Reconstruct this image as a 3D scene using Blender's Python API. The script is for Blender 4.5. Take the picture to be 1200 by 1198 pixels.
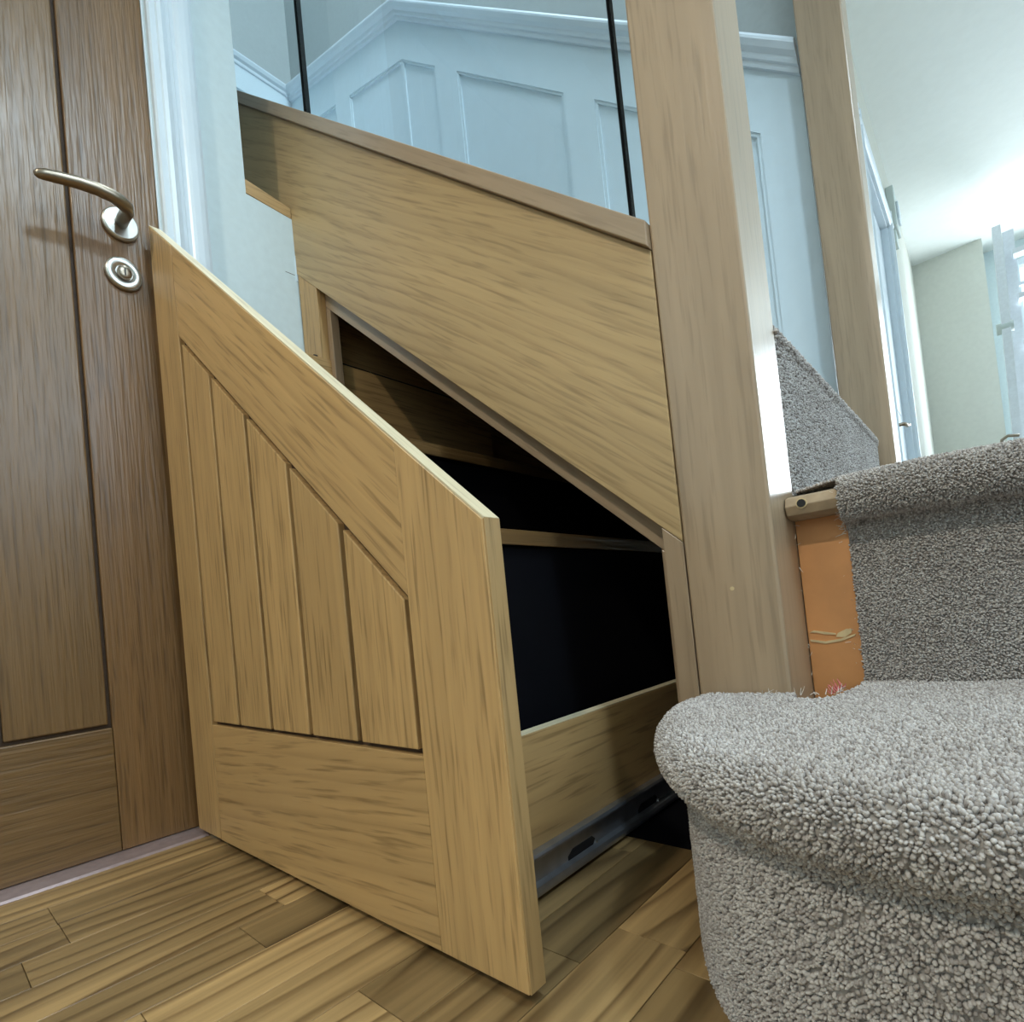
import bpy, bmesh, math, random
import numpy as np
from mathutils import Vector, Matrix
random.seed(7); rng = np.random.default_rng(7)
for o in list(bpy.data.objects): bpy.data.objects.remove(o)
SC = bpy.context.scene; COL = SC.collection
V = Vector

# ------------------------------------------------------------------ camera
F = V((-0.68084588, 0.73193832, 0.02674276)); RT = V((0.72677137, 0.67966694, -0.0992785)); UP = V((0.09084191, 0.04815749, 0.99470026))
CAM = V((0.9855, -0.9202, 0.2929)); FPX = 641.52; PX = 573.88; PY = 710.32
cd = bpy.data.cameras.new('camera'); cam = bpy.data.objects.new('camera', cd); COL.objects.link(cam)
cam.matrix_world = Matrix(((RT.x, UP.x, -F.x, CAM.x), (RT.y, UP.y, -F.y, CAM.y), (RT.z, UP.z, -F.z, CAM.z), (0, 0, 0, 1)))
cd.sensor_fit = 'HORIZONTAL'; cd.sensor_width = 36; cd.lens = FPX / 1200 * 36
cd.shift_x = (600 - PX) / 1200; cd.shift_y = (PY - 599) / 1200
cd.clip_start = 0.01; cd.clip_end = 100
SC.camera = cam

# ------------------------------------------------------------------ light
SC.view_settings.view_transform = 'Standard'; SC.view_settings.look = 'None'
SC.view_settings.gamma = 1; SC.view_settings.use_curve_mapping = False
SC.view_settings.exposure = -0.30
w = bpy.data.worlds.new('world'); SC.world = w; w.use_nodes = True
bg = w.node_tree.nodes['Background']; bg.inputs[0].default_value = (0.72, 0.88, 1.0, 1); bg.inputs[1].default_value = 4.5
def area(name, loc, target, sx, sy, power, col, spread=180):
    l = bpy.data.lights.new(name, 'AREA'); l.shape = 'RECTANGLE'; l.size = sx; l.size_y = sy; l.energy = power; l.color = col
    l.spread = math.radians(spread)
    o = bpy.data.objects.new(name, l); COL.objects.link(o); o.location = loc
    o.rotation_euler = (V(target) - V(loc)).to_track_quat('-Z', 'Y').to_euler(); return o
# daylight from the hall window; the three lights after it are unseen, added fill
area('hall_window_daylight', (1.90, 4.04, 1.5), (1.80, 0, 1.3), 1.2, 1.4, 60, (0.86, 0.94, 1.0))
area('side_fill_light', (2.84, -0.35, 1.75), (0, -0.35, 1.5), 1.5, 1.0, 15, (0.72, 0.88, 1.0))  # added fill from the right, brightens the lower tread
area('front_fill_light', (1.5, -3.1, 1.55), (0.6, 0.6, 1.3), 2.2, 1.4, 11, (0.82, 0.92, 1.0))  # added soft fill behind the camera, hanging before a closed wall
area('stair_fill_light', (0.36, 0.05, 4.75), (0.5, 0.5, 1.0), 0.5, 0.7, 78, (0.74, 0.90, 1.0))  # added fill under the closed stairwell ceiling, brightens the wainscot
# ceiling spots of the room
def lamp(name, loc, power, col, r=0.05):
    l = bpy.data.lights.new(name, 'SPOT'); l.energy = power; l.color = col; l.shadow_soft_size = r; l.spot_size = math.radians(150); l.spot_blend = 0.6
    o = bpy.data.objects.new(name, l); COL.objects.link(o); o.location = loc; return o
lamp('ceiling_spot_light', (1.62, -0.60, 2.33), 74, (0.68, 0.87, 1.0), 0.10)
lamp('ceiling_spot_light', (0.82, -2.3, 2.33), 120, (1.0, 0.92, 0.78), 0.05)

# ------------------------------------------------------------------ materials
def mat(name):
    m = bpy.data.materials.new(name); m.use_nodes = True; nt = m.node_tree
    return m, nt, nt.nodes['Principled BSDF']
def N(nt, t, **k):
    n = nt.nodes.new(t)
    for a, b in k.items():
        if a.startswith('i_'): n.inputs[a[2:]].default_value = b
        else: setattr(n, a, b)
    return n
def L(nt, a, b): nt.links.new(a, b)
def math_n(nt, op, a, b=None, c=None):
    n = nt.nodes.new('ShaderNodeMath'); n.operation = op
    for i, v in enumerate((a, b, c)):
        if v is None: continue
        if isinstance(v, (int, float)): n.inputs[i].default_value = v
        else: L(nt, v, n.inputs[i])
    return n.outputs[0]
def ramp(nt, fac, stops):
    r = nt.nodes.new('ShaderNodeValToRGB'); e = r.color_ramp.elements
    e[0].position, e[0].color = stops[0][0], (*stops[0][1], 1); e[1].position, e[1].color = stops[-1][0], (*stops[-1][1], 1)
    for p, c in stops[1:-1]: x = e.new(p); x.color = (*c, 1)
    L(nt, fac, r.inputs[0]); return r.outputs[0]
def lin(r, g, b): return tuple(((c / 255) / 12.92 if c / 255 <= .04045 else ((c / 255 + .055) / 1.055) ** 2.4) for c in (r, g, b))
def mix(nt, fac, a, b, bt='MIX'):
    m = nt.nodes.new('ShaderNodeMix'); m.data_type = 'RGBA'; m.blend_type = bt
    for i, v in ((0, fac), (6, a), (7, b)):
        if isinstance(v, tuple): m.inputs[i].default_value = (*v, 1)
        elif isinstance(v, (int, float)): m.inputs[i].default_value = v
        else: L(nt, v, m.inputs[i])
    return m.outputs[2]

def wood(name, dark, lite, ring=30., warp=1.2, ringamt=.5, pore=.35, rough=.42, tone=.25, bump=.25, coat=0.0, porefreq=230.):
    """oak: local X runs along the grain"""
    m, nt, p = mat(name)
    tc = N(nt, 'ShaderNodeTexCoord'); oi = N(nt, 'ShaderNodeObjectInfo')
    off = N(nt, 'ShaderNodeVectorMath', operation='SCALE'); off.inputs[0].default_value = (7.3, 3.1, 5.7); L(nt, oi.outputs['Random'], off.inputs[3])
    ad = N(nt, 'ShaderNodeVectorMath', operation='ADD'); L(nt, tc.outputs['Object'], ad.inputs[0]); L(nt, off.outputs[0], ad.inputs[1])
    def scaled(v):
        s = N(nt, 'ShaderNodeVectorMath', operation='MULTIPLY'); L(nt, ad.outputs[0], s.inputs[0]); s.inputs[1].default_value = v; return s.outputs[0]
    def noise(v, sc=1., det=3., dis=0.):
        n = N(nt, 'ShaderNodeTexNoise'); n.inputs['Scale'].default_value = sc; n.inputs['Detail'].default_value = det; n.inputs['Distortion'].default_value = dis
        L(nt, scaled(v), n.inputs['Vector']); return n.outputs['Fac']
    warpn = noise((1.3, 5.5, 5.5), 1., 1.5)
    sep = N(nt, 'ShaderNodeSeparateXYZ'); L(nt, ad.outputs[0], sep.inputs[0])
    q = math_n(nt, 'ADD', math_n(nt, 'ADD', math_n(nt, 'MULTIPLY', sep.outputs[1], ring), math_n(nt, 'MULTIPLY', sep.outputs[2], ring * .4)), math_n(nt, 'MULTIPLY', warpn, warp * 10))
    fr = math_n(nt, 'FRACT', q)
    rg = ramp(nt, fr, [(0., (0, 0, 0)), (.62, (.12,) * 3), (.90, (1, 1, 1)), (1., (0, 0, 0))])
    fade = noise((.9, 6, 6), 1., 2.)
    fine = noise((11, porefreq, porefreq), 1., 2.)
    fib = noise((2.5, 70, 70), 1., 3.)
    lowf = noise((.8, 9, 9), 1., 3.)
    pr_ = ramp(nt, fine, [(0.30, (1, 1, 1)), (.46, (0, 0, 0))])
    base = mix(nt, math_n(nt, 'MULTIPLY', math_n(nt, 'MULTIPLY', rg, fade), ringamt * 1.6), lite, dark)
    f2 = ramp(nt, fib, [(.35, (1 - tone * .7,) * 3), (.65, (1, 1, 1))]); base = mix(nt, 1., base, f2, 'MULTIPLY')
    f3 = ramp(nt, lowf, [(.3, (1 - tone,) * 3), (.7, (1, 1, 1))]); base = mix(nt, 1., base, f3, 'MULTIPLY')
    base = mix(nt, math_n(nt, 'MULTIPLY', pr_, pore), base, tuple(c * .45 for c in dark))
    br = math_n(nt, 'MULTIPLY_ADD', oi.outputs['Random'], .12, .94)
    cb = N(nt, 'ShaderNodeCombineColor'); [L(nt, br, cb.inputs[i]) for i in range(3)]
    base = mix(nt, 1., base, cb.outputs[0], 'MULTIPLY')
    L(nt, base, p.inputs['Base Color']); p.inputs['Roughness'].default_value = rough
    b = N(nt, 'ShaderNodeBump'); b.inputs['Strength'].default_value = bump; b.inputs['Distance'].default_value = .0006
    L(nt, math_n(nt, 'ADD', fine, math_n(nt, 'MULTIPLY', fib, .5)), b.inputs['Height']); L(nt, b.outputs[0], p.inputs['Normal'])
    p.inputs['Coat Weight'].default_value = coat; p.inputs['Coat Roughness'].default_value = .25
    return m
M = {}
OD, OL = lin(146, 112, 68), lin(200, 163, 110)
M['oak'] = wood('oak_straight', OD, OL, 60, .22, .20, .55, tone=.16)
M['oak_flame'] = wood('oak_crown_cut', OD, OL, 44, .38, .30, .5, tone=.16)
M['oak_string'] = wood('oak_crown_cut_string', lin(140, 112, 76), lin(194, 165, 119), 46, .62, .42, .35, tone=.16)
M['oak_newel'] = wood('oak_newel', lin(138, 116, 92), lin(178, 154, 126), 40, .3, .18, .25, rough=.3, coat=.3, tone=.15)
M['oak_lit'] = wood('oak_lit_edge', lin(208, 186, 146), lin(240, 226, 190), 60, .3, .4, .35)  # pale oak with the light caught by top edges put into its colour
M['door_oak'] = wood('oak_door_veneer', lin(84, 60, 34), lin(126, 94, 58), 60, .3, .3, .5, rough=.34, bump=1.8, coat=.12)
M['door_flame'] = wood('oak_door_crown_cut', lin(84, 62, 35), lin(128, 98, 60), 42, .42, .35, .4, rough=.34, bump=1.8, coat=.12)
M['plank'] = wood('laminate_walnut_strip', lin(94, 66, 36), lin(202, 166, 112), 30, .7, .85, .1, rough=.33, tone=.5, bump=.08)
# planks differ strongly in tone
nt = M['plank'].node_tree
for n in nt.nodes:
    if n.type == 'MATH' and n.operation == 'MULTIPLY_ADD': n.inputs[1].default_value = .55; n.inputs[2].default_value = .62
def plain(name, col, rough=.5, metal=0., nscale=0., namt=.08, bump=0., spec=.5):
    m, nt, p = mat(name); p.inputs['Roughness'].default_value = rough; p.inputs['Metallic'].default_value = metal
    p.inputs['Specular IOR Level'].default_value = spec
    if nscale:
        tc = N(nt, 'ShaderNodeTexCoord'); n = N(nt, 'ShaderNodeTexNoise'); n.inputs['Scale'].default_value = nscale; n.inputs['Detail'].default_value = 4
        L(nt, tc.outputs['Object'], n.inputs['Vector'])
        c = ramp(nt, n.outputs['Fac'], [(.3, tuple(x * (1 - namt) for x in col)), (.7, tuple(min(1, x * (1 + namt * .5)) for x in col))]); L(nt, c, p.inputs['Base Color'])
        if bump:
            b = N(nt, 'ShaderNodeBump'); b.inputs['Strength'].default_value = bump; b.inputs['Distance'].default_value = .001
            L(nt, n.outputs['Fac'], b.inputs['Height']); L(nt, b.outputs[0], p.inputs['Normal'])
    else: p.inputs['Base Color'].default_value = (*col, 1)
    return m
M['wall'] = plain('wall_emulsion', lin(204, 219, 222), .75, 0, 60, .04, .1)
M['wall_grey'] = plain('upper_wall_emulsion', lin(170, 178, 178), .75, 0, 60, .04, .1)
M['hallwall'] = plain('hall_wall_emulsion', lin(198, 200, 190), .8, 0, 40, .04, .1)
M['gloss'] = plain('white_satin_paint', lin(216, 228, 236), .32, 0, 25, .02, .05)
M['wains'] = plain('pale_wainscot_paint', lin(214, 230, 238), .4, 0, 25, .02, .05)
M['ceil'] = plain('ceiling_emulsion', lin(232, 237, 234), .85, 0, 30, .02)
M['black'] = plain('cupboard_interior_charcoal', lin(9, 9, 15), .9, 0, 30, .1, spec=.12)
M['groove'] = plain('groove_dark_brown', lin(70, 50, 32), .7, 0, 90, .2)  # dark brown for groove bottoms, floor base and plaster crack
M['steel_dark'] = plain('zinc_runner', lin(178, 181, 188), .32, .85, 45, .15)
M['steel_black'] = plain('black_slot', lin(16, 16, 20), .6)
M['satin'] = plain('satin_steel', lin(200, 198, 192), .3, 1., 120, .06)
M['bronze'] = plain('satin_nickel_lever', lin(150, 138, 122), .33, 1., 80, .08)
M['alu'] = plain('aluminium', lin(226, 232, 238), .42, .45, 60, .06)
M['thresh'] = plain('threshold_alloy', lin(178, 160, 160), .42, .6, 70, .12)
M['mdf'] = plain('bare_hardboard', lin(204, 144, 90), .6, 0, 18, .16, .1)
M['bare'] = plain('bare_tread_timber', lin(168, 146, 118), .6, 0, 60, .25, .3)
M['glue'] = plain('dried_glue', lin(212, 190, 146), .6, 0, 80, .15)
M['rubber'] = plain('black_glazing_edge', lin(6, 9, 11), .8, spec=.1)
M['plastic'] = plain('grey_plastic', lin(196, 208, 205), .5, 0, 30, .04)
def carpet(name, c0, c1):
    m, nt, p = mat(name); g = N(nt, 'ShaderNodeNewGeometry')
    tc = N(nt, 'ShaderNodeTexCoord'); n = N(nt, 'ShaderNodeTexNoise'); n.inputs['Scale'].default_value = 9; n.inputs['Detail'].default_value = 3; L(nt, tc.outputs['Object'], n.inputs['Vector'])
    c = ramp(nt, g.outputs['Random Per Island'], [(0., c0), (.5, tuple((a + b) / 2 for a, b in zip(c0, c1))), (1., c1)])
    k = ramp(nt, n.outputs['Fac'], [(.3, (.86, .84, .82)), (.7, (1, 1, 1))])
    L(nt, mix(nt, 1., c, k, 'MULTIPLY'), p.inputs['Base Color']); p.inputs['Roughness'].default_value = .9
    p.inputs['Sheen Weight'].default_value = .12; p.inputs['Sheen Roughness'].default_value = .4; p.inputs['Specular IOR Level'].default_value = .2
    return m
M['pile'] = carpet('carpet_pile', lin(158, 151, 147), lin(208, 203, 199))
M['backing'] = plain('carpet_backing', lin(168, 161, 155), .95, 0, 200, .4, .5, .1)
M['fray'] = plain('frayed_yarn', lin(224, 216, 206), .9)
M['fray_pink'] = plain('frayed_pink_yarn', lin(214, 120, 116), .9)
def glass():
    m = bpy.data.materials.new('clear_glass'); m.use_nodes = True; nt = m.node_tree; nt.nodes.clear()
    o = N(nt, 'ShaderNodeOutputMaterial'); t = N(nt, 'ShaderNodeBsdfTransparent'); t.inputs[0].default_value = (.975, .99, .995, 1)
    g = N(nt, 'ShaderNodeBsdfGlossy'); g.inputs['Roughness'].default_value = .01
    f = N(nt, 'ShaderNodeFresnel'); f.inputs[0].default_value = 1.5
    x = N(nt, 'ShaderNodeMixShader'); ge = N(nt, 'ShaderNodeNewGeometry'); L(nt, math_n(nt, 'MULTIPLY', f.outputs[0], math_n(nt, 'SUBTRACT', 1., ge.outputs['Backfacing'])), x.inputs[0]); L(nt, t.outputs[0], x.inputs[1]); L(nt, g.outputs[0], x.inputs[2]); L(nt, x.outputs[0], o.inputs[0])
    return m
M['glass'] = glass()
m, nt, p = mat('lamp_lens'); p.inputs['Emission Color'].default_value = (1, .96, .88, 1); p.inputs['Emission Strength'].default_value = 6; M['lens'] = m

# ------------------------------------------------------------------ helpers
def tag(o, label=None, cat=None, group=None, kind=None):
    if label: o['label'] = label
    if cat: o['category'] = cat
    if group: o['group'] = group
    if kind: o['kind'] = kind
    return o
def empty(name, loc, label, cat, group=None):
    o = bpy.data.objects.new(name, None); COL.objects.link(o); o.location = loc; o.empty_display_size = .05
    return tag(o, label, cat, group)
def link(name, me, m, parent=None, mw=None, kind=None, label=None):
    o = bpy.data.objects.new(name, me); COL.objects.link(o)
    if m and not me.materials: me.materials.append(m)
    mw = mw or Matrix()
    if parent:
        o.parent = parent
        if parent.type == 'EMPTY': o.matrix_basis = Matrix.Translation(parent.location).inverted() @ mw
        else: o.matrix_parent_inverse = parent['_mw_inv'] if False else PM[parent.name].inverted(); o.matrix_basis = mw
    else: o.matrix_world = mw
    PM[o.name] = mw
    if kind: o['kind'] = kind
    if label: o['label'] = label
    return o
PM = {}
AX = {'x': V((1, 0, 0)), 'y': V((0, 1, 0)), 'z': V((0, 0, 1))}
def prism(name, poly, axis, d0, d1, m, parent=None, grain=None, bev=.0012, kind=None, label=None, seg=2):
    """poly in the plane across `axis` (x: (y,z), y: (x,z), z: (x,y)), extruded d0..d1; local X = grain"""
    def w3(p, d):
        return V((d, p[0], p[1])) if axis == 'x' else V((p[0], d, p[1])) if axis == 'y' else V((p[0], p[1], d))
    a = AX[axis]
    g = V(grain).normalized() if grain else (AX['z'] if axis != 'z' else AX['x'])
    zl = a - g * a.dot(g)
    if zl.length < 1e-3: zl = AX['z'] if abs(g.z) < .9 else AX['x']
    zl.normalize(); yl = zl.cross(g).normalized()
    c = sum((w3(p, (d0 + d1) / 2) for p in poly), V()) / len(poly)
    mw = Matrix(((g.x, yl.x, zl.x, c.x), (g.y, yl.y, zl.y, c.y), (g.z, yl.z, zl.z, c.z), (0, 0, 0, 1)))
    inv = mw.inverted()
    bm = bmesh.new()
    v0 = [bm.verts.new(inv @ w3(p, d0)) for p in poly]; v1 = [bm.verts.new(inv @ w3(p, d1)) for p in poly]
    bm.faces.new(v0); bm.faces.new(v1[::-1]); n = len(poly)
    for i in range(n): bm.faces.new((v0[i], v1[i], v1[(i + 1) % n], v0[(i + 1) % n]))
    bmesh.ops.recalc_face_normals(bm, faces=bm.faces[:])
    if bev: bmesh.ops.bevel(bm, geom=bm.edges[:], offset=bev, segments=seg, profile=.5, affect='EDGES', clamp_overlap=True)
    me = bpy.data.meshes.new(name); bm.to_mesh(me); bm.free()
    return link(name, me, m, parent, mw, kind, label)
def box(name, a, b, m, parent=None, grain=None, bev=.0012, kind=None, label=None):
    return prism(name, [(a[0], a[1]), (b[0], a[1]), (b[0], b[1]), (a[0], b[1])], 'z', a[2], b[2], m, parent, grain, bev, kind, label)
def tube(name, pts, radii, m, parent=None, seg=20, flat=(1, 1), kind=None, label=None):
    pts = [V(p) for p in pts]; bm = bmesh.new(); rings = []
    up = V((0, 0, 1))
    for i, p in enumerate(pts):
        t = (pts[min(i + 1, len(pts) - 1)] - pts[max(i - 1, 0)]).normalized()
        s = t.cross(up); s = s.normalized() if s.length > .05 else V((0, 1, 0)); u = s.cross(t).normalized()
        r = radii[i] if hasattr(radii, '__len__') else radii
        rings.append([bm.verts.new(p + s * math.cos(2 * math.pi * k / seg) * r * flat[0] + u * math.sin(2 * math.pi * k / seg) * r * flat[1]) for k in range(seg)])
    for a, b in zip(rings, rings[1:]):
        for k in range(seg): bm.faces.new((a[k], a[(k + 1) % seg], b[(k + 1) % seg], b[k]))
    bm.faces.new(rings[0][::-1]); bm.faces.new(rings[-1])
    bmesh.ops.recalc_face_normals(bm, faces=bm.faces[:])
    for f in bm.faces: f.smooth = len(f.verts) == 4
    me = bpy.data.meshes.new(name); bm.to_mesh(me); bm.free()
    return link(name, me, m, parent, None, kind, label)
def lathe_x(name, prof, c, m, parent=None, seg=48, label=None):
    """profile [(x offset, radius)] around the world X axis"""
    bm = bmesh.new(); rings = []
    for x, r in prof: rings.append([bm.verts.new((c[0] + x, c[1] + r * math.cos(2 * math.pi * k / seg), c[2] + r * math.sin(2 * math.pi * k / seg))) for k in range(seg)])
    for a, b in zip(rings, rings[1:]):
        for k in range(seg): bm.faces.new((a[k], a[(k + 1) % seg], b[(k + 1) % seg], b[k]))
    bm.faces.new(rings[0]); bm.faces.new(rings[-1][::-1]); bmesh.ops.recalc_face_normals(bm, faces=bm.faces[:])
    for f in bm.faces: f.smooth = len(f.verts) == 4
    me = bpy.data.meshes.new(name); bm.to_mesh(me); bm.free()
    o = link(name, me, m, parent, None, None, label); return o
def strip(name, p0, p1, prof, nrm, upv, m, parent=None, kind=None):
    """extrude a moulding profile [(out, up)] from p0 to p1"""
    p0, p1, nrm, upv = V(p0), V(p1), V(nrm), V(upv); bm = bmesh.new()
    a = [bm.verts.new(p0 + nrm * q[0] + upv * q[1]) for q in prof]; b = [bm.verts.new(p1 + nrm * q[0] + upv * q[1]) for q in prof]
    n = len(prof); bm.faces.new(a); bm.faces.new(b[::-1])
    for i in range(n): bm.faces.new((a[i], b[i], b[(i + 1) % n], a[(i + 1) % n]))
    bmesh.ops.recalc_face_normals(bm, faces=bm.faces[:])
    me = bpy.data.meshes.new(name); bm.to_mesh(me); bm.free()
    return link(name, me, m, parent, None, kind)

# ------------------------------------------------------------------ dimensions from the camera fit
YS = -0.3376                     # face of the stair string
SL = -0.918                      # rise per metre in x of everything sloping with the stairs
YF = -0.6145                     # face of the pulled-out drawer front

# ------------------------------------------------------------------ floor
flo = box('floor', (-.2, -3.2, -.04), (3.0, 5.0, -.004), M['groove'], bev=0, kind='structure')
y_lo, y_hi = -1.25, -0.02
x = 0.046; W = .0655; k = 0; npl = 0
while x < 1.02:
    y = y_lo - random.random() * .3
    while y < y_hi:
        l = random.choice((.28, .34, .40, .46)); y1 = min(y + l, y_hi + .2)
        prism('plank', [(x + .0003, y + .0003), (x + W - .0003, y + .0003), (x + W - .0003, y1 - .0003), (x + .0003, y1 - .0003)], 'z', -.004, 0, M['plank'], flo, grain=(0, 1, 0), bev=.0003, seg=1)
        y = y1; npl += 1
    x += W
box('plank_field', (-.2, -3.2, -.0041), (.046, 5.0, -.0002), M['plank'], flo, grain=(0, 1, 0), bev=0)
box('plank_field', (1.029, -3.2, -.0041), (3.0, 5.0, -.0002), M['plank'], flo, grain=(0, 1, 0), bev=0)
box('plank_field', (.046, -3.2, -.0041), (1.029, -1.56, -.0002), M['plank'], flo, grain=(0, 1, 0), bev=0)

# ------------------------------------------------------------------ walls
# door wall (x = 0), with the notch that shows the string beyond
wl = prism('wall_left', [(-.586, 2.02), (-.586, 0), (-.325, 0), (-.325, 1.149), (-.43, 1.157), (-.43, 5), (-3.2, 5), (-3.2, 0), (-1.39, 0), (-1.39, 2.02)], 'x', -.1, 0, M['wall'], bev=0, kind='structure')
wb = prism('wall_back', [(-1.6, 0), (.665, 0), (.75, .3), (.75, 5), (-1.6, 5)], 'y', .62, .72, M['wall_grey'], bev=0, kind='structure')
wt = box('wall_stairhead', (-1.62, -.43, 0), (-1.5, .72, 5), M['wall_grey'], bev=0, kind='structure')
box('wall_landing', (-1.62, -.44, 0), (-.1, -.335, 1.0), M['wall'], bev=0, kind='structure')
box('wall_landing', (-1.62, -.53, 1.0), (-.1, -.43, 5), M['wall_grey'], bev=0, kind='structure')
box('wall_beyond', (-.30, -1.7, 0), (-.20, -.445, 2.3), M['wall'], bev=0, kind='structure')
# hall wall with the far doorway
wh = box('wall_hall', (.65, .72, 0), (.748, 1.62, 2.4), M['hallwall'], bev=0, kind='structure')
box('wall_hall', (.65, 2.40, 0), (.748, 3.86, 2.4), M['hallwall'], bev=0, kind='structure')
box('wall_hall', (.65, 1.62, 2.0), (.748, 2.40, 2.4), M['hallwall'], bev=0, kind='structure')
box('wall_pier', (.748, 3.86, 0), (1.10, 4.0995, 2.4), M['hallwall'], bev=0, kind='structure')
# far wall with its window opening
prism('wall_far', [(.748, 0), (3.0, 0), (3.0, 2.4), (.748, 2.4), (.748, 2.28), (2.6, 2.28), (2.6, .75), (1.235, .75), (1.235, 2.28), (.748, 2.28)], 'y', 4.1, 4.2, M['wall'], bev=0, kind='structure')
prism('wall_right', [(-3.2, 0), (4.9, 0), (4.9, 2.4), (.45, 2.4), (.45, 1.2), (-1.15, 1.2), (-1.15, 2.3), (.45, 2.3), (.45, 2.4), (-3.2, 2.4)], 'x', 2.88, 2.98, M['wall'], bev=0, kind='structure')
box('wall_front', (-.1, -3.3, 0), (3.0, -3.2, 2.5), M['wall'], bev=0, kind='structure')  # unseen wall behind the camera, put in to keep sky light out
box('ceiling', (.65, -3.2, 2.4), (3.0, 4.9, 2.5), M['ceil'], bev=0, kind='structure')
box('ceiling', (0, -3.2, 2.4), (.65, -.43, 2.5), M['ceil'], bev=0, kind='structure')
box('ceiling_stairwell', (-1.62, -.53, 4.95), (.8, .72, 5.05), M['ceil'], bev=0, kind='structure')
box('wall_stairwell', (.65, -.43, 2.5), (.75, .72, 5), M['wall_grey'], bev=0, kind='structure')
box('wall_stairwell', (0, -.53, 2.5), (.75, -.43, 5), M['wall_grey'], bev=0, kind='structure')

# wainscot on the far stair wall: raised grid of stiles and sloping rail, panels between
def zd(x): return 1.52 + (.741 - x) * 0.948 if x > -.62 else 1.52 + 1.361 * .948 + (-.62 - x) * .33
def wall_piece(name, poly, y0, m=None): return prism(name, poly, 'y', y0, .62, m or M['wains'], wb, bev=0, grain=(1, 0, 0))
wall_piece('wainscot_backing', [(-1.5, .5), (.75, .5), (.75, zd(.75)), (-.62, zd(-.62)), (-1.5, zd(-1.5))], .610)
DP = .165
for x0, x1 in ((-1.5, -1.05), (-1.05, -.62), (-.62, -.43), (-.43, .217), (.217, .75)):
    wall_piece('wainscot_rail', [(x0, zd(x0 + 1e-6) - DP), (x1, zd(x1 - 1e-6 if x1 != -.62 else -.6199) - DP), (x1, zd(x1) - .0), (x0, zd(x0 + 1e-6))], .600)
for x0, x1 in ((-1.5, -1.44), (-1.10, -.99), (-.435, -.325), (.114, .217), (.652, .75)):
    wall_piece('wainscot_stile', [(x0, .5), (x1, .5), (x1, zd(x1) - DP), (x0, zd(x0) - DP)], .600)
# slim bead round each recessed panel
for x0, x1 in ((-1.44, -1.10), (-.99, -.62), (-.62, -.435), (-.325, .114), (.217, .652)):
    e = 1e-5
    za, zb = zd(x0 + e) - DP, zd(x1 - e if x1 != -.62 else -.62 + e) - DP
    wall_piece('panel_bead', [(x0, za - .010), (x1, zb - .010), (x1, zb), (x0, za)], .603)
    wall_piece('panel_bead', [(x0, .6), (x0 + .009, .6), (x0 + .009, za - .02), (x0, za - .01)], .603)
    wall_piece('panel_bead', [(x1 - .009, .6), (x1, .6), (x1, zb - .01), (x1 - .009, zb - .0)], .603)
DR = [(0, 0), (.010, .0), (.012, .006), (.012, .012), (.018, .014), (.020, .020), (.020, .026), (.030, .034), (.036, .046), (.036, .052), (.030, .060), (.012, .064), (0, .066)]
for x0, x1 in ((-.62, .75), (-1.5, -.62)):
    s = strip('dado_rail', (x0, .600, zd(x0 + 1e-6)), (x1, .600, zd(x1 - 1e-6) if x1 != -.62 else zd(-.6199)), DR, (0, -1, 0), (0, 0, 1.25), M['gloss'], wb)
strip('dado_rail', (-1.5, .600, 3.10), (-1.5, -.43, 3.10), DR, (1, 0, 0), (0, 0, 1.1), M['gloss'], wt)
box('wainscot_backing', (-1.5, -.43, .5), (-1.492, .60, 3.10), M['wains'], wt, bev=0)
for a, b in ((-.43, -.34), (.05, .14), (.50, .60)): box('wainscot_stile', (-1.5, a, .5), (-1.484, b, 2.9898), M['wains'], wt)
box('wainscot_rail', (-1.5, -.43, 2.99), (-1.484, .60, 3.10), M['wains'], wt)

# ------------------------------------------------------------------ door in the left wall
dr = empty('door_1', (0, -.586, 0), 'brown oak boarded door with a lever handle, left of the drawer', 'door'); dr['kind'] = 'structure'
D0, D1 = -.043, -.003
def dpart(name, y0, y1, z0, z1, m, g, x1=D1, bev=.0015): return prism(name, [(y0, z0), (y1, z0), (y1, z1), (y0, z1)], 'x', D0, x1, m, dr, grain=g, bev=bev)
dpart('stile', -.7115, -.589, .0055, 1.985, M['door_oak'], (0, 0, 1))
dpart('stile', -1.346, -1.227, .0055, 1.985, M['door_oak'], (0, 0, 1))
dpart('bottom_rail', -1.2265, -.712, .0055, .189, M['door_flame'], (0, 1, 0))
dpart('top_rail', -1.2265, -.712, 1.85, 1.985, M['door_flame'], (0, 1, 0))
yy = -.7165
for i in range(4):
    dpart('slat', yy - .1185, yy, .1945, 1.845, M['door_oak' if i % 2 else 'door_flame'], (0, 0, 1), x1=-.006, bev=.002); yy -= .1235
box('backing', (-.041, -1.2275, .1885), (-.012, -.7112, 1.851), M['groove'], dr, bev=0)
lathe_x('rose', [(-.002, .0262), (.005, .0262), (.0078, .0250), (.009, .0232)], (-.003, -.6475, .992), M['satin'], dr, label='round satin rose under the lever')
h = tube('lever', [(.004, -.6475, .992), (.022, -.6475, .992), (.040, -.6475, .990), (.050, -.651, .990), (.0555, -.660, .991), (.058, -.672, .9925), (.058, -.690, .9935), (.057, -.712, .992), (.056, -.735, .988), (.0555, -.752, .984), (.0553, -.760, .981), (.0552, -.7635, .980)],
         [.0092, .0092, .0096, .0108, .0108, .0100, .0095, .009, .0085, .0078, .006, .003], M['bronze'], dr, seg=24, flat=(1, .92))
lathe_x('escutcheon', [(-.002, .0262), (.005, .0262), (.0078, .0250), (.009, .0232), (.0088, .0125), (.0070, .0120)], (-.003, -.6485, .9095), M['satin'], dr, label='round privacy release plate below the lever')
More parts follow.
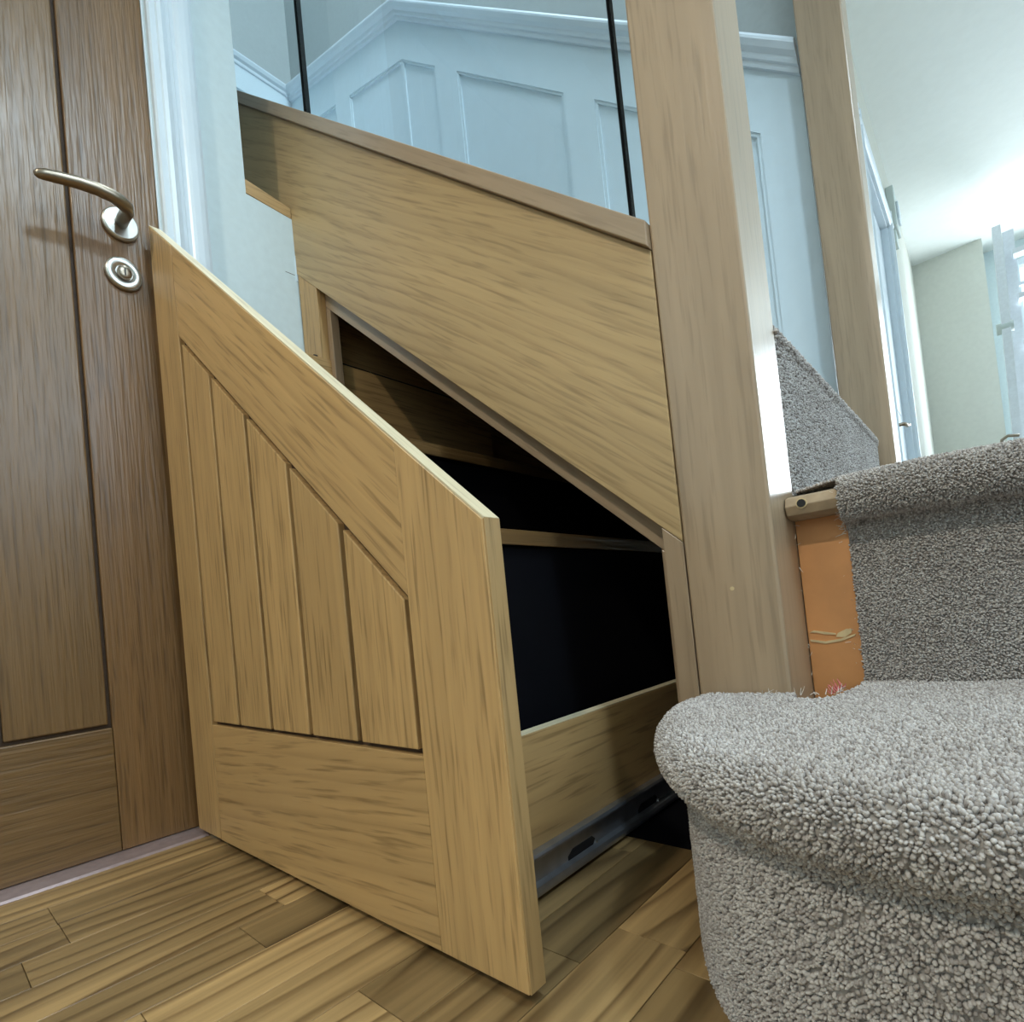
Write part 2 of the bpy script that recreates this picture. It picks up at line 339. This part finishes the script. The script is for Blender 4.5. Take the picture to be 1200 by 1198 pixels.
lathe_x('release_button', [(0, .0105), (.0075, .0105), (.009, .0090), (.0092, .003)], (.0005, -.6485, .9095), M['bronze'], dr)
box('release_slot', (.0096, -.6495, .9035), (.0101, -.6475, .9155), M['steel_black'], dr, bev=0)
# door lining and architrave
jl = box('trim_1', (-.1, -.5885, 0), (-.001, -.576, 2.0), M['gloss'], kind='structure')
ARCH = [(0, 0), (.012, 0), (.016, .003), (.016, .012), (.020, .014), (.0215, .020), (.018, .026), (.0155, .029), (.0155, .034), (.0135, .036), (.0135, .042), (.0165, .045), (.0185, .050), (.0185, .060), (.0165, .068), (.0125, .074), (.0, .0775)]
strip('trim_2', (0, -.5845, 0), (0, -.5845, 2.08), ARCH, (1, 0, 0), (0, 1, 0), M['gloss'], None, 'structure')
strip('trim_3', (0, -1.40, 0), (0, -1.40, 2.08), ARCH, (1, 0, 0), (0, -1, 0), M['gloss'], None, 'structure')
strip('trim_4', (0, -1.40, 2.0), (0, -.5845, 2.0), ARCH, (1, 0, 0), (0, 0, 1), M['gloss'], None, 'structure')
th = empty('threshold_strip', (.02, -.98, 0), 'pinkish metal threshold strip on the floor under the brown door', 'threshold')
prism('cover_plate', [(-.008, 0), (.044, 0), (.040, .0028), (.018, .0045), (-.008, .0045)], 'y', -1.39, -.606, M['thresh'], th, grain=(0, 1, 0), bev=.0003)
prism('end_clip', [(.0, 0), (.020, 0), (.018, .007), (.0, .008)], 'y', -.6055, -.592, M['satin'], th, bev=.0006)

box('plaster_crack', (-.0002, -.362, 1.031), (.0004, -.342, 1.0318), M['groove'], wl, bev=0)
# oak ledge on top of the notch in the wall
lg = prism('wall_ledge', [(-.43, 1.158), (-.3385, 1.150), (-.3385, 1.172), (-.43, 1.186)], 'x', -.1, .001, M['oak'], None, grain=(0, 1, 0))
tag(lg, 'small pale oak ledge capping the white wall beside the door, under the string', 'ledge')
# chipped plaster edge where the wall meets the oak panel
def crumb(name, pts, x0, x1, m, par): return prism(name, pts, 'x', x0, x1, m, par, bev=0)
crumb('plaster_chip', [(-.340, 1.02), (-.325, 1.02), (-.3255, 1.13), (-.336, 1.135), (-.334, 1.09), (-.341, 1.06)], -.0002, .0012, M['wains'], wl)

# ------------------------------------------------------------------ stair string, face frame, cap
st = empty('stair_string', (.35, YS, .7), 'wide oak stair string panel with sloping cap, above the open drawer', 'stair panel')
slope = (1, 0, SL)
def zb(x): return .975 + SL * (x - .066)          # lower edge of the panel
def zc(x): return .6825 + (-.918) * (x - .739)     # underside of the cap
XL, XR = -1.4, .7385
prism('string_panel', [(XL, zb(XL)), (XR, zb(XR)), (XR, zc(XR)), (XL, zc(XL))], 'y', YS, -.290, M['oak_string'], st, grain=(1, 0, -.80), bev=.0008)
prism('string_cap', [(XL, zc(XL) + .0005), (.7392, zc(.7392) + .0005), (.7392, zc(.7392) + .030), (XL, zc(XL) + .030)], 'y', -.3465, -.272, M['oak_newel'], st, grain=slope, bev=.0012, label='sloping oak cap rail that holds the glass')
fl = prism('frame_stile', [(.0035, 0), (.057, 0), (.057, .5), (.066, zb(.066)), (.0225, zb(.0225) - .0005), (.0035, zb(.0035) - .0005)], 'y', YS + .0005, -.3185, M['oak'], st, grain=(0, 0, 1), bev=.0006)
prism('frame_stile', [(.7165, .0), (XR, .0), (XR, zb(XR) - .0006), (.7165, zb(.7165) - .0006)], 'y', YS, -.3185, M['oak_newel'], st, grain=(0, 0, 1), bev=.0006)
# stop frame set back inside the opening
ST0, ST1 = -.3183, -.300
prism('stop_batten', [(.040, 0), (.078, 0), (.078, zb(.078) - .033), (.040, zb(.040) - .033)], 'y', ST0, ST1, M['oak_newel'], st, grain=(0, 0, 1), bev=.001)
prism('stop_batten', [(.040, zb(.040) - .0325), (.704, zb(.704) - .0325), (.7165, zb(.7165) - .0325), (.7385, zb(.7385) + .01), (.040, zb(.040) + .01)], 'y', ST0, ST1, M['oak_newel'], st, grain=slope, bev=.001)
prism('stop_batten', [(.7045, 0), (.7385, 0), (.7385, zb(.7385) - .034), (.7045, zb(.7045) - .033)], 'y', ST0, ST1, M['oak_newel'], st, grain=(0, 0, 1), bev=.001)

# glass balustrade panes standing in the cap
gl = empty('glass_balustrade', (.35, -.311, 1.1), 'clear frameless glass balustrade standing in the sloping oak cap rail', 'glass balustrade')
for x0, x1 in ((-.62, .0475), (.0565, .7075), (.7125, .7385)):
    prism('glass_pane', [(x0, zc(x0) + .0305), (x1, zc(x1) + .0305), (x1, zc(x1) + .86), (x0, zc(x0) + .86)], 'y', -.316, -.306, M['glass'], gl, bev=0)
for x0, x1 in ((.0482, .0558), (.7086, .7114)):
    prism('joint_strip', [(x0, zc(x0) + .0305), (x1, zc(x1) + .0305), (x1, zc(x1) + .85), (x0, zc(x0) + .85)], 'y', -.3165, -.3055, M['rubber'], gl, bev=0, label='dark strip in the joint between two panes')

# newel posts
n1 = empty('newel_post', (.784, -.2926, 0), 'tall square oak newel post in the foreground, right of the string panel', 'newel post')
box('post', (.7393, YS, 0), (.8293, YS + .09, 2.2), M['oak_newel'], n1, grain=(0, 0, 1), bev=.003)
n2 = empty('newel_post', (.803, .595, 0), 'square oak newel post at the far side of the stairs, beside the hall', 'newel post')
box('post', (.759, .55, 0), (.848, .639, 2.4), M['oak_newel'], n2, grain=(0, 0, 1), bev=.003)
tube('screw_cap', [(.785, YS - .0004, .301), (.785, YS + .002, .301)], .0022, M['glue'], n1, seg=10)

# cupboard under the stairs: dark sides, back and sloping lining
cp = empty('cupboard_carcass', (.35, -.05, 0), 'dark hollow cupboard carcass under the stairs behind the open drawer', 'cupboard')
box('side_panel', (.014, -.2995, 0), (.039, .4995, 1.015), M['oak_flame'], cp, grain=(0, 1, 0))
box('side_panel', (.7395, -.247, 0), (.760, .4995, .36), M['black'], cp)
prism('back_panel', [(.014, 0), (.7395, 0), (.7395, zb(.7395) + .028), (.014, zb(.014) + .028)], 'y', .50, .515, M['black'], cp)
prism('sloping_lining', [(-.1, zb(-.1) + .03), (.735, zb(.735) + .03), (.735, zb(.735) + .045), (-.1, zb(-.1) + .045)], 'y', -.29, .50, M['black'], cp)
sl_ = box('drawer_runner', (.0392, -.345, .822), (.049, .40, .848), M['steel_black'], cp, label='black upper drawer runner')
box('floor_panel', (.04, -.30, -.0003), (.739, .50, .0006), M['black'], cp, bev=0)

# ------------------------------------------------------------------ pull-out drawer
dw = empty('pull_out_drawer', (.36, -.40, 0), 'large slanted oak under-stairs drawer pulled open beside the carpeted step', 'drawer')
xL, xR, g0, g5, hb, zBt = .0258, .7017, .1201, .6018, .1851, .0105
def zt(x): return .9917 + SL * (x - xL)
def zg(x): return .7660 + SL * (x - g0)
YB = YF + .020; G = .0084
prism('stile', [(xL, zBt), (g0 - G / 2, zBt), (g0 - G / 2, zt(g0 - G / 2)), (xL, zt(xL))], 'y', YF, YB, M['oak'], dw, grain=(0, 0, 1), bev=.0016)
prism('stile', [(g5 + .002, zBt), (xR, zBt), (xR, zt(xR)), (g5 + .002, zt(g5 + .002))], 'y', YF, YB, M['oak'], dw, grain=(0, 0, 1), bev=.0006)
prism('top_rail', [(g0 - .002, zg(g0 - .002)), (g5 + .0018, zg(g5 + .0018)), (g5 + .0018, zt(g5 + .0018)), (g0 - .002, zt(g0 - .002))], 'y', YF, YB, M['oak_flame'], dw, grain=slope, bev=.0005)
prism('bottom_rail', [(g0 - .002, zBt), (g5 + .0018, zBt), (g5 + .0018, hb - .005), (g0 - .002, hb - .005)], 'y', YF, YB, M['oak_flame'], dw, grain=(1, 0, .08), bev=.0005)
pitch = (g5 - g0) / 5
for k in range(5):
    a, b = g0 + pitch * k + G / 2, g0 + pitch * (k + 1) - G / 2
    if k == 4: b = g5 - G * .6
    prism('slat', [(a, hb), (b, hb), (b, zg(b) - G * 1.1), (a, zg(a) - G * 1.1)], 'y', YF + .0006, YB - .004, M['oak'], dw, grain=(0, 0, 1), bev=.0012)
prism('backing', [(g0 - .01, hb - .03), (g5 + .01, hb - .03), (g5 + .01, zg(g5 + .01) + .02), (g0 - .01, zg(g0 - .01) + .02)], 'y', YF + .0085, YB - .001, M['groove'], dw, bev=0)
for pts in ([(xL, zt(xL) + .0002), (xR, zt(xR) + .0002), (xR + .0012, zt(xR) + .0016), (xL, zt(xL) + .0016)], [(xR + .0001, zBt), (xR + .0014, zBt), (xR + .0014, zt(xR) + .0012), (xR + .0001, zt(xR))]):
    prism('edge_strip', pts, 'y', YF + .0012, YB - .0008, M['oak_lit' if pts[0][0] == xL else 'oak'], dw, grain=slope if pts[0][0] == xL else (0, 0, 1), bev=.0003, label='edge strip of the drawer front, caught light coloured into the top one')  # bare wood on top, paled further for the light the slope catches
# box of the drawer
box('side_board', (.5855, YB, .012), (.6003, .14, .1666), M['oak_flame'], dw, grain=(0, 1, 0), bev=.0015)
box('board_lit_edge', (.5858, YB, .1667), (.6000, .14, .1680), M['oak_lit'], dw, grain=(0, 1, 0), bev=.0003)  # paler strip standing in for light on the board's top
prism('side_board', [(YB, .05), (.14, .05), (.14, .835), (YB, .835)], 'x', .051, .066, M['oak_flame'], dw, grain=(0, 1, 0), bev=.001)
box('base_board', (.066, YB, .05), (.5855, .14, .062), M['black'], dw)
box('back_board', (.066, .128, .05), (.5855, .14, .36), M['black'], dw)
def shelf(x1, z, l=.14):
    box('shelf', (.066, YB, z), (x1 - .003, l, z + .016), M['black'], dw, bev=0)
    box('shelf_edge', (x1 - .003, YB, z - .001), (x1, l, z + .018), M['door_flame'], dw, grain=(0, 1, 0), bev=.0008)  # darker door oak stands in for the shade inside the cupboard
shelf(.560, .383); shelf(.360, .560)
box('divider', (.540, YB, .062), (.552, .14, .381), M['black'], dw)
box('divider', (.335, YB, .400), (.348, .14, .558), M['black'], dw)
# runner under the side board (telescopic, with slots)
rn = prism('drawer_runner', [(.6005, .0465), (.6105, .0465), (.6125, .0440), (.6125, .0415), (.6060, .0395), (.6060, .0165), (.6125, .0145), (.6135, .0100), (.6125, .0050), (.6080, .0030), (.6005, .0030)], 'y', YB + .001, -.10, M['steel_dark'], dw, grain=(0, 1, 0), bev=.0004, label='dark steel telescopic runner')
for y0 in (-.592, -.425, -.262): 
    prism('runner_slot', [(y0, .0155), (y0 + .05, .0155), (y0 + .056, .022), (y0 + .050, .0265), (y0 + .010, .0265), (y0, .021)], 'x', .6055, .6064, M['steel_black'], rn, bev=0)
    box('rivet', (.6058, y0 + .056, .0148), (.6078, y0 + .060, .0188), M['satin'], rn, bev=.0004)
box('outer_member', (.7245, -.30, .003), (.7385, .35, .046), M['steel_dark'], cp, bev=.0006, label='fixed steel runner on the cupboard side')

# ------------------------------------------------------------------ carpeted steps
def smooth_line(pts, n=14):
    P = [V((*p, 0)) for p in pts]; out = []
    for i in range(len(P) - 1):
        a, b, c, d = P[max(i - 1, 0)], P[i], P[i + 1], P[min(i + 2, len(P) - 1)]
        for k in range(n):
            t = k / n; out.append(.5 * ((2 * b) + (c - a) * t + (2 * a - 5 * b + 4 * c - d) * t * t + (3 * b - a - 3 * c + d) * t ** 3))
    out.append(P[-1]); return [(p.x, p.y) for p in out]
def offset(line, side):
    n = []; m = len(line)
    for i in range(m):
        a, b = V(line[max(i - 1, 0)]), V(line[min(i + 1, m - 1)]); t = (b - a).normalized(); n.append((t.y * side, -t.x * side))
    return n
TUFT = []     # accumulates (points, normals) per carpet part
def carpet_part(name, line, side, prof, closing, parent, dens, view, height=.0034, label=None, rad=.0011, flatn=None, cell_=.0018):
    """sweep profile [(outward, z)] along the plan line; closing = extra plan points that close the top"""
    nr = [flatn] * len(line) if flatn else offset(line, side); bm = bmesh.new(); rows = []
    for o, z in prof: rows.append([bm.verts.new((p[0] + n_[0] * o, p[1] + n_[1] * o, z)) for p, n_ in zip(line, nr)])
    for a, b in zip(rows, rows[1:]):
        for i in range(len(line) - 1): bm.faces.new((a[i], a[i + 1], b[i + 1], b[i]))
    if closing:
        cl = [bm.verts.new((p[0], p[1], prof[-1][1])) for p in closing]
        f = bm.faces.new(rows[-1] + cl)
        bmesh.ops.triangulate(bm, faces=[f])
    bmesh.ops.recalc_face_normals(bm, faces=bm.faces[:])
    # outward check on the top/first face
    bm.faces.ensure_lookup_table(); f0 = bm.faces[0]
    want = V((nr[0][0], nr[0][1], 0))
    if f0.normal.dot(want) < 0: bmesh.ops.reverse_faces(bm, faces=bm.faces[:])
    for f in bm.faces: f.smooth = True
    me = bpy.data.meshes.new(name); bm.to_mesh(me)
    link(name, me, M['backing'], parent, None, None, label)
    bmesh.ops.triangulate(bm, faces=bm.faces[:])
    bm.normal_update()
    A = []; B = []; Cc = []; NA = []; Nb = []; Nc = []; ar = []
    for f in bm.faces:
        v = f.verts; A.append(v[0].co[:]); B.append(v[1].co[:]); Cc.append(v[2].co[:]); ar.append(f.calc_area())
        fl_ = abs(f.normal.z) > .999
        for lst, vv in ((NA, v[0]), (Nb, v[1]), (Nc, v[2])): lst.append(f.normal[:] if fl_ else vv.normal[:])
    bm.free()
    A, B, Cc, NA, Nb, Nc, ar = map(np.array, (A, B, Cc, NA, Nb, Nc, ar))
    n = int(ar.sum() * dens); idx = rng.choice(len(ar), n, p=ar / ar.sum())
    u, v = rng.random(n), rng.random(n); s = u + v > 1; u[s] = 1 - u[s]; v[s] = 1 - v[s]; u = u[:, None]; v = v[:, None]
    P = A[idx] * (1 - u - v) + B[idx] * u + Cc[idx] * v; NN = NA[idx] * (1 - u - v) + Nb[idx] * u + Nc[idx] * v
    keep = view(P); P, NN = P[keep], NN[keep]
    # thin out tufts that stand on top of one another (grid hashing)
    cell = np.floor(P / cell_).astype(np.int64); key = cell[:, 0] * 73856093 ^ cell[:, 1] * 19349663 ^ cell[:, 2] * 83492791
    _, first = np.unique(key, return_index=True); P, NN = P[first], NN[first]; n = len(P)
    NN = NN / np.linalg.norm(NN, axis=1, keepdims=True)
    lean = NN + rng.normal(0, .28, (n, 3)); lean /= np.linalg.norm(lean, axis=1, keepdims=True)
    t = np.cross(lean, rng.normal(0, 1, (n, 3))); t /= np.linalg.norm(t, axis=1, keepdims=True); b = np.cross(lean, t)
    hh = height * rng.uniform(.75, 1.2, n)[:, None]; rr = rad * rng.uniform(.8, 1.25, n)[:, None]
    S = 6; rings = [(-.1, .75), (.45, 1.1), (.82, .85), (1.0, .32)]; verts = np.zeros((n, S * len(rings), 3))
    for ri, (hz, rf) in enumerate(rings):
        for k in range(S):
            an = 2 * math.pi * k / S + .5 * ri
            verts[:, ri * S + k] = P + lean * hh * hz + (t * math.cos(an) + b * math.sin(an)) * rr * rf
    q = [];
    for ri in range(len(rings) - 1):
        for k in range(S): q.append((ri * S + k, ri * S + (k + 1) % S, (ri + 1) * S + (k + 1) % S, (ri + 1) * S + k))
    q = np.array(q); nv = S * len(rings)
    loops_q = (q[None] + (np.arange(n) * nv)[:, None, None]).reshape(n, -1)
    cap = (np.arange(S) + (len(rings) - 1) * S)[None] + (np.arange(n) * nv)[:, None]
    loops = np.concatenate([loops_q, cap], 1).ravel()
    sizes = np.tile(np.array([4] * len(q) + [S]), n)
    starts = np.concatenate([[0], np.cumsum(sizes)[:-1]])
    me = bpy.data.meshes.new('carpet_pile'); me.vertices.add(n * nv); me.vertices.foreach_set('co', verts.ravel())
    me.loops.add(len(loops)); me.loops.foreach_set('vertex_index', loops.astype(np.int32))
    me.polygons.add(len(sizes)); me.polygons.foreach_set('loop_start', starts.astype(np.int32)); me.polygons.foreach_set('loop_total', sizes.astype(np.int32))
    me.polygons.foreach_set('use_smooth', np.ones(len(sizes), bool)); me.update(calc_edges=True)
    link('carpet_pile', me, M['pile'], parent, None, 'stuff')
    print('tufts', name, n)
def nose(z0, z1, over):     # riser then rounded nosing, z1 = top
    r = (z1 - (z1 - .042)) / 2; zc_ = z1 - r; pr = [(0, z0), (0, (z0 + z1) / 2), (0, z1 - 2 * r - .012), (.004, z1 - 2 * r - .003), (.012, z1 - 2 * r + .001)]
    pr += [(over - r + r * math.cos(a), zc_ + r * math.sin(a)) for a in [math.radians(d) for d in (-75, -50, -25, 0, 25, 50, 75, 90)]]
    return [(o - over, z) for o, z in pr]
s1 = empty('carpeted_step', (.95, -.45, 0), 'lowest grey carpeted stair step with a rounded end, nearest the camera', 'stair step')
L1 = smooth_line([(.737, -.345), (.733, -.40), (.750, -.462), (.781, -.522), (.822, -.570), (.874, -.602), (.93, -.616), (1.0, -.616), (1.10, -.606), (1.30, -.59), (1.70, -.58)])
vw1 = lambda P: (P[:, 0] < 1.42)
carpet_part('carpet', L1, 1, nose(0, .192, .022), [(1.70, -.246), (.8775, -.246), (.8765, -.300), (.868, -.352), (.856, -.366), (.836, -.366), (.835, -.3400)], s1, 420000, vw1)
s2 = empty('carpeted_step', (1.2, .15, .195), 'second grey carpeted step, its riser carpet cut short beside the newel post', 'stair step')
L2 = smooth_line([(.8775, -.293), (.90, -.296), (.94, -.297), (.98, -.290), (1.03, -.278), (1.15, -.270), (1.70, -.27)])
vw2 = lambda P: (P[:, 0] < 1.42) & (P[:, 1] < .6)
carpet_part('carpet', L2, 1, nose(.192, .400, .036), [(1.70, .64), (.85, .64), (.85, .54), (.8295, .54), (.8295, -.24)], s2, 620000, lambda P: vw2(P) & ((P[:, 2] < .394) | (P[:, 1] < -.15)), flatn=(0, -1), rad=.00088, cell_=.0014, height=.0030)
# bare boards where the carpet has been peeled back
box('riser_board', (.8300, -.256, .170), (.885, -.245, .372), M['mdf'], s2, grain=(0, 0, 1), bev=.0008, label='bare orange-brown riser board with a glue smear')
prism('nosing', [(-.250, .3665), (-.276, .3665), (-.287, .370), (-.2915, .379), (-.287, .388), (-.276, .391), (-.245, .391)], 'x', .8302, .8790, M['bare'], s2, grain=(1, 0, 0), bev=.001, label='bare timber nosing with a screw hole')
tube('screw_hole', [(.846, -.2905, .3805), (.846, -.2925, .3805)], .0040, M['steel_black'], s2, seg=16)
tube('screw_hole_rim', [(.846, -.2895, .3805), (.846, -.2915, .3805)], .0052, M['glue'], s2, seg=16)
box('bare_tread', (.8302, -.2448, .372), (.8765, -.15, .3955), M['bare'], s2, grain=(1, 0, 0), bev=.001)
def smear(pts, name='glue_smear'): prism(name, pts, 'y', -.2572, -.2558, M['glue'], s2, bev=0)
smear([(.832, .2365), (.846, .2335), (.860, .2355), (.873, .2405), (.8735, .2425), (.860, .2380), (.846, .2360), (.832, .2385)])
smear([(.856, .2400), (.864, .2395), (.870, .2435), (.871, .2475), (.866, .2480), (.858, .2440)])
smear([(.832, .246), (.839, .2455), (.846, .2435), (.856, .2425), (.856, .2440), (.846, .2460), (.836, .2480)])
s3 = empty('carpeted_step', (.7, .15, .39), 'third carpeted step seen side-on between the two newel posts', 'stair step')
L3 = smooth_line([(.826, -.247), (.826, 0), (.826, .30), (.8255, .43), (.823, .475), (.812, .50)], 6)
carpet_part('carpet', L3, 1, [(0, .395), (0, .50), (0, .572), (.003, .578), (.003, .583), (0, .587), (-.004, .588)], [(.60, .50), (.60, -.245)], s3, 150000, lambda P: P[:, 0] > .70, rad=.0016)
# remaining flight (hidden behind the string)
uf = empty('upper_flight', (.2, .15, .585), 'straight upper flight of carpeted steps climbing left behind the oak string', 'stairs')
for k in range(5):
    xx = .599 - .212 * k; z = .585 + .195 * (k + 1)
    prism('step', [(xx - .2118, z), (xx, z), (xx, zb(xx) + .048), (xx - .2118, zb(xx - .2118) + .048)], 'y', -.2885, .598, M['backing'], uf, bev=.006)
# frayed yarn ends along the cut carpet edges
def fibres(name, pts, m, parent, n, ln, dirs, rad=.0005):
    bm = bmesh.new()
    for i in range(n):
        t = random.random() * (len(pts) - 1); k = int(t); p = V(pts[k]).lerp(V(pts[k + 1]), t - k)
        d = (V(dirs) + V((random.gauss(0, .6), random.gauss(0, .6), random.gauss(0, .6)))).normalized() * ln * random.uniform(.5, 1.3)
        c = V((random.gauss(0, .3), random.gauss(0, .3), random.gauss(0, .3))) * ln
        prev = None; s = d.orthogonal().normalized()
        for j in range(5):
            u = j / 4; q = p + d * u + c * u * u; r = rad * (1 - .6 * u)
            ring = [bm.verts.new(q + (s * math.cos(a) + s.cross(d.normalized()) * math.sin(a)) * r) for a in (0, 2.09, 4.19)]
            if prev: [bm.faces.new((prev[a], prev[(a + 1) % 3], ring[(a + 1) % 3], ring[a])) for a in range(3)]
            prev = ring
    me = bpy.data.meshes.new(name); bm.to_mesh(me); bm.free(); link(name, me, m, parent, None, 'stuff')
fibres('loose_yarn', [(.8765, -.285, .386), (.8765, -.268, .365), (.8745, -.252, .34), (.8745, -.252, .20)], M['fray'], s2, 90, .007, (-.6, -.6, 0))
fibres('loose_yarn', [(.866, -.30, .194), (.868, -.345, .195), (.84, -.354, .195), (.78, -.35, .195)], M['fray'], s1, 26, .006, (0, 0, 1))
fibres('pink_yarn', [(.862, -.335, .193), (.867, -.300, .195)], M['fray_pink'], s1, 22, .006, (-.3, -.2, .6), .0008)
fibres('loose_yarn', [(.831, -.264, .37), (.831, -.264, .19)], M['fray'], s2, 10, .005, (.4, -.6, 0))

# ------------------------------------------------------------------ hall beyond: doorway, box on the wall, ladder, window
d2 = empty('door_2', (.748, 2.0, 0), 'white hall door with small lever, past the far newel post', 'door'); d2['kind'] = 'structure'
box('leaf', (.690, 1.65, .01), (.722, 2.37, 1.97), M['gloss'], d2, bev=.002)
for z0, z1 in ((.25, .85), (1.05, 1.82)):
    for y0, y1 in ((1.74, 1.95), (2.05, 2.28)): box('door_panel', (.720, y0, z0), (.7245, y1, z1), M['gloss'], d2, bev=.004)
tube('lever', [(.722, 1.79, .90), (.765, 1.79, .90), (.772, 1.80, .90), (.773, 1.86, .905), (.778, 1.885, .912)], .007, M['bronze'], d2, seg=12)
for a, b in (((.650, 1.62, 0), (.7485, 1.645, 1.995)), ((.650, 2.375, 0), (.7485, 2.40, 1.995))): box('trim_5', a, b, M['gloss'], kind='structure')
box('trim_5', (.650, 1.62, 1.975), (.7485, 2.40, 2.0), M['gloss'], kind='structure')
strip('trim_6', (.748, 2.39, 0), (.748, 2.39, 2.06), ARCH, (1, 0, 0), (0, 1, 0), M['gloss'], None, 'structure')
strip('trim_6', (.748, 1.63, 0), (.748, 1.63, 2.06), ARCH, (1, 0, 0), (0, -1, 0), M['gloss'], None, 'structure')
strip('trim_6', (.748, 1.56, 1.985), (.748, 2.46, 1.985), ARCH, (1, 0, 0), (0, 0, 1), M['gloss'], None, 'structure')
bx = empty('alarm_box', (.748, 2.72, 2.1), 'small grey plastic box mounted on the hall wall above the doorway corner', 'wall box')
box('housing', (.748, 2.50, 2.035), (.780, 2.66, 2.235), M['plastic'], bx, bev=.004)
box('front_tab', (.7805, 2.545, 2.08), (.790, 2.63, 2.17), M['gloss'], bx, bev=.002)
box('lower_clip', (.748, 2.53, 1.965), (.770, 2.62, 2.030), M['plastic'], bx, bev=.003)
# folded aluminium step ladder leaning by the window
ld = empty('step_ladder', (1.14, 3.3, 0), 'folded aluminium stepladder standing upright in front of the bright window', 'ladder')
def rail(name, p0, p1, wx, wy):
    p0, p1 = V(p0), V(p1); bm = bmesh.new(); r = []
    for p in (p0, p1): r.append([bm.verts.new(p + V((sx * wx, sy * wy, 0))) for sx, sy in ((-.5, -.5), (.5, -.5), (.5, .5), (-.5, .5))])
    for k in range(4): bm.faces.new((r[0][k], r[0][(k + 1) % 4], r[1][(k + 1) % 4], r[1][k]))
    bm.faces.new(r[0][::-1]); bm.faces.new(r[1]); me = bpy.data.meshes.new(name); bmesh.ops.recalc_face_normals(bm, faces=bm.faces[:]); bm.to_mesh(me); bm.free()
    return link(name, me, M['alu'], ld)
rail('side_rail', (1.110, 3.22, 0), (1.150, 3.34, 2.19), .036, .07)
rail('side_rail', (1.53, 3.22, 0), (1.47, 3.34, 2.19), .028, .07)
rail('rear_leg', (1.156, 3.44, 0), (1.196, 3.40, 2.17), .046, .05)
rail('rear_leg', (1.52, 3.44, 0), (1.45, 3.40, 2.17), .030, .05)
for k in range(8):
    z = .25 + k * .25; f = z / 2.19
    box('tread', (1.20, 3.19 + .12 * f, z), (1.52 - .06 * f, 3.26 + .12 * f, z + .028), M['alu'], ld, bev=.002)
for z in (.5, 1.2, 1.86): box('brace', (1.20, 3.41, z), (1.50, 3.43, z + .02), M['alu'], ld, bev=.002)
tube('hinge', [(1.10, 3.30, 1.62), (1.17, 3.30, 1.62)], .03, M['plastic'], ld, seg=16)
tube('hook', [(1.135, 3.20, 1.00), (1.09, 3.20, 1.01), (1.065, 3.20, .995), (1.062, 3.20, .965)], .008, M['bronze'], ld, seg=10)
# window in the far wall
wn = empty('window_1', (1.9, 4.15, .75), 'bright hall window behind the stepladder', 'window'); wn['kind'] = 'structure'
for a, b in (((1.235, 4.10, .75), (1.262, 4.17, 2.28)), ((2.545, 4.10, .75), (2.60, 4.17, 2.28)), ((1.9, 4.10, .80), (1.95, 4.17, 2.24)), ((1.262, 4.10, .75), (2.545, 4.17, .80)), ((1.262, 4.10, 2.24), (2.545, 4.17, 2.28)), ((1.262, 4.11, 1.76), (1.9, 4.17, 1.79))):
    box('frame', a, b, M['gloss'], wn, bev=.002)
box('pane', (1.262, 4.13, .80), (1.90, 4.135, 2.24), M['glass'], wn, bev=0)
box('pane', (1.95, 4.13, .80), (2.545, 4.135, 2.24), M['glass'], wn, bev=0)
box('trim_7', (1.20, 4.06, .72), (2.66, 4.10, .75), M['gloss'], kind='structure')
w2 = empty('added_window_2', (2.9, -.35, 1.2), 'added side window frame out of view, around the side fill light', 'window'); w2['kind'] = 'structure'  # unseen window, made up to go with the side fill
for a, b in (((2.89, -1.15, 1.2), (2.96, -1.1, 2.3)), ((2.89, .4, 1.2), (2.96, .45, 2.3)), ((2.89, -1.1, 1.2), (2.96, .4, 1.25)), ((2.89, -1.1, 2.25), (2.96, .4, 2.3))): box('frame', a, b, M['gloss'], w2, bev=.002)
# ceiling spots
for i, (x, y) in enumerate(((1.62, -.60), (0.82, -2.3))):
    t = empty('ceiling_spot', (x, y, 2.4), ('recessed ceiling spot over the foot of the stairs', 'recessed ceiling spot behind the camera')[i], 'ceiling light')
    bm = bmesh.new(); bmesh.ops.create_cone(bm, segments=32, radius1=.045, radius2=.042, depth=.008, cap_ends=True); me = bpy.data.meshes.new('bezel'); bm.to_mesh(me); bm.free()
    link('bezel', me, M['gloss'], t, Matrix.Translation((x, y, 2.396)))
    bm = bmesh.new(); bmesh.ops.create_cone(bm, segments=32, radius1=.03, radius2=.03, depth=.002, cap_ends=True); me = bpy.data.meshes.new('lens'); bm.to_mesh(me); bm.free()
    link('lens', me, M['lens'], t, Matrix.Translation((x, y, 2.391)))
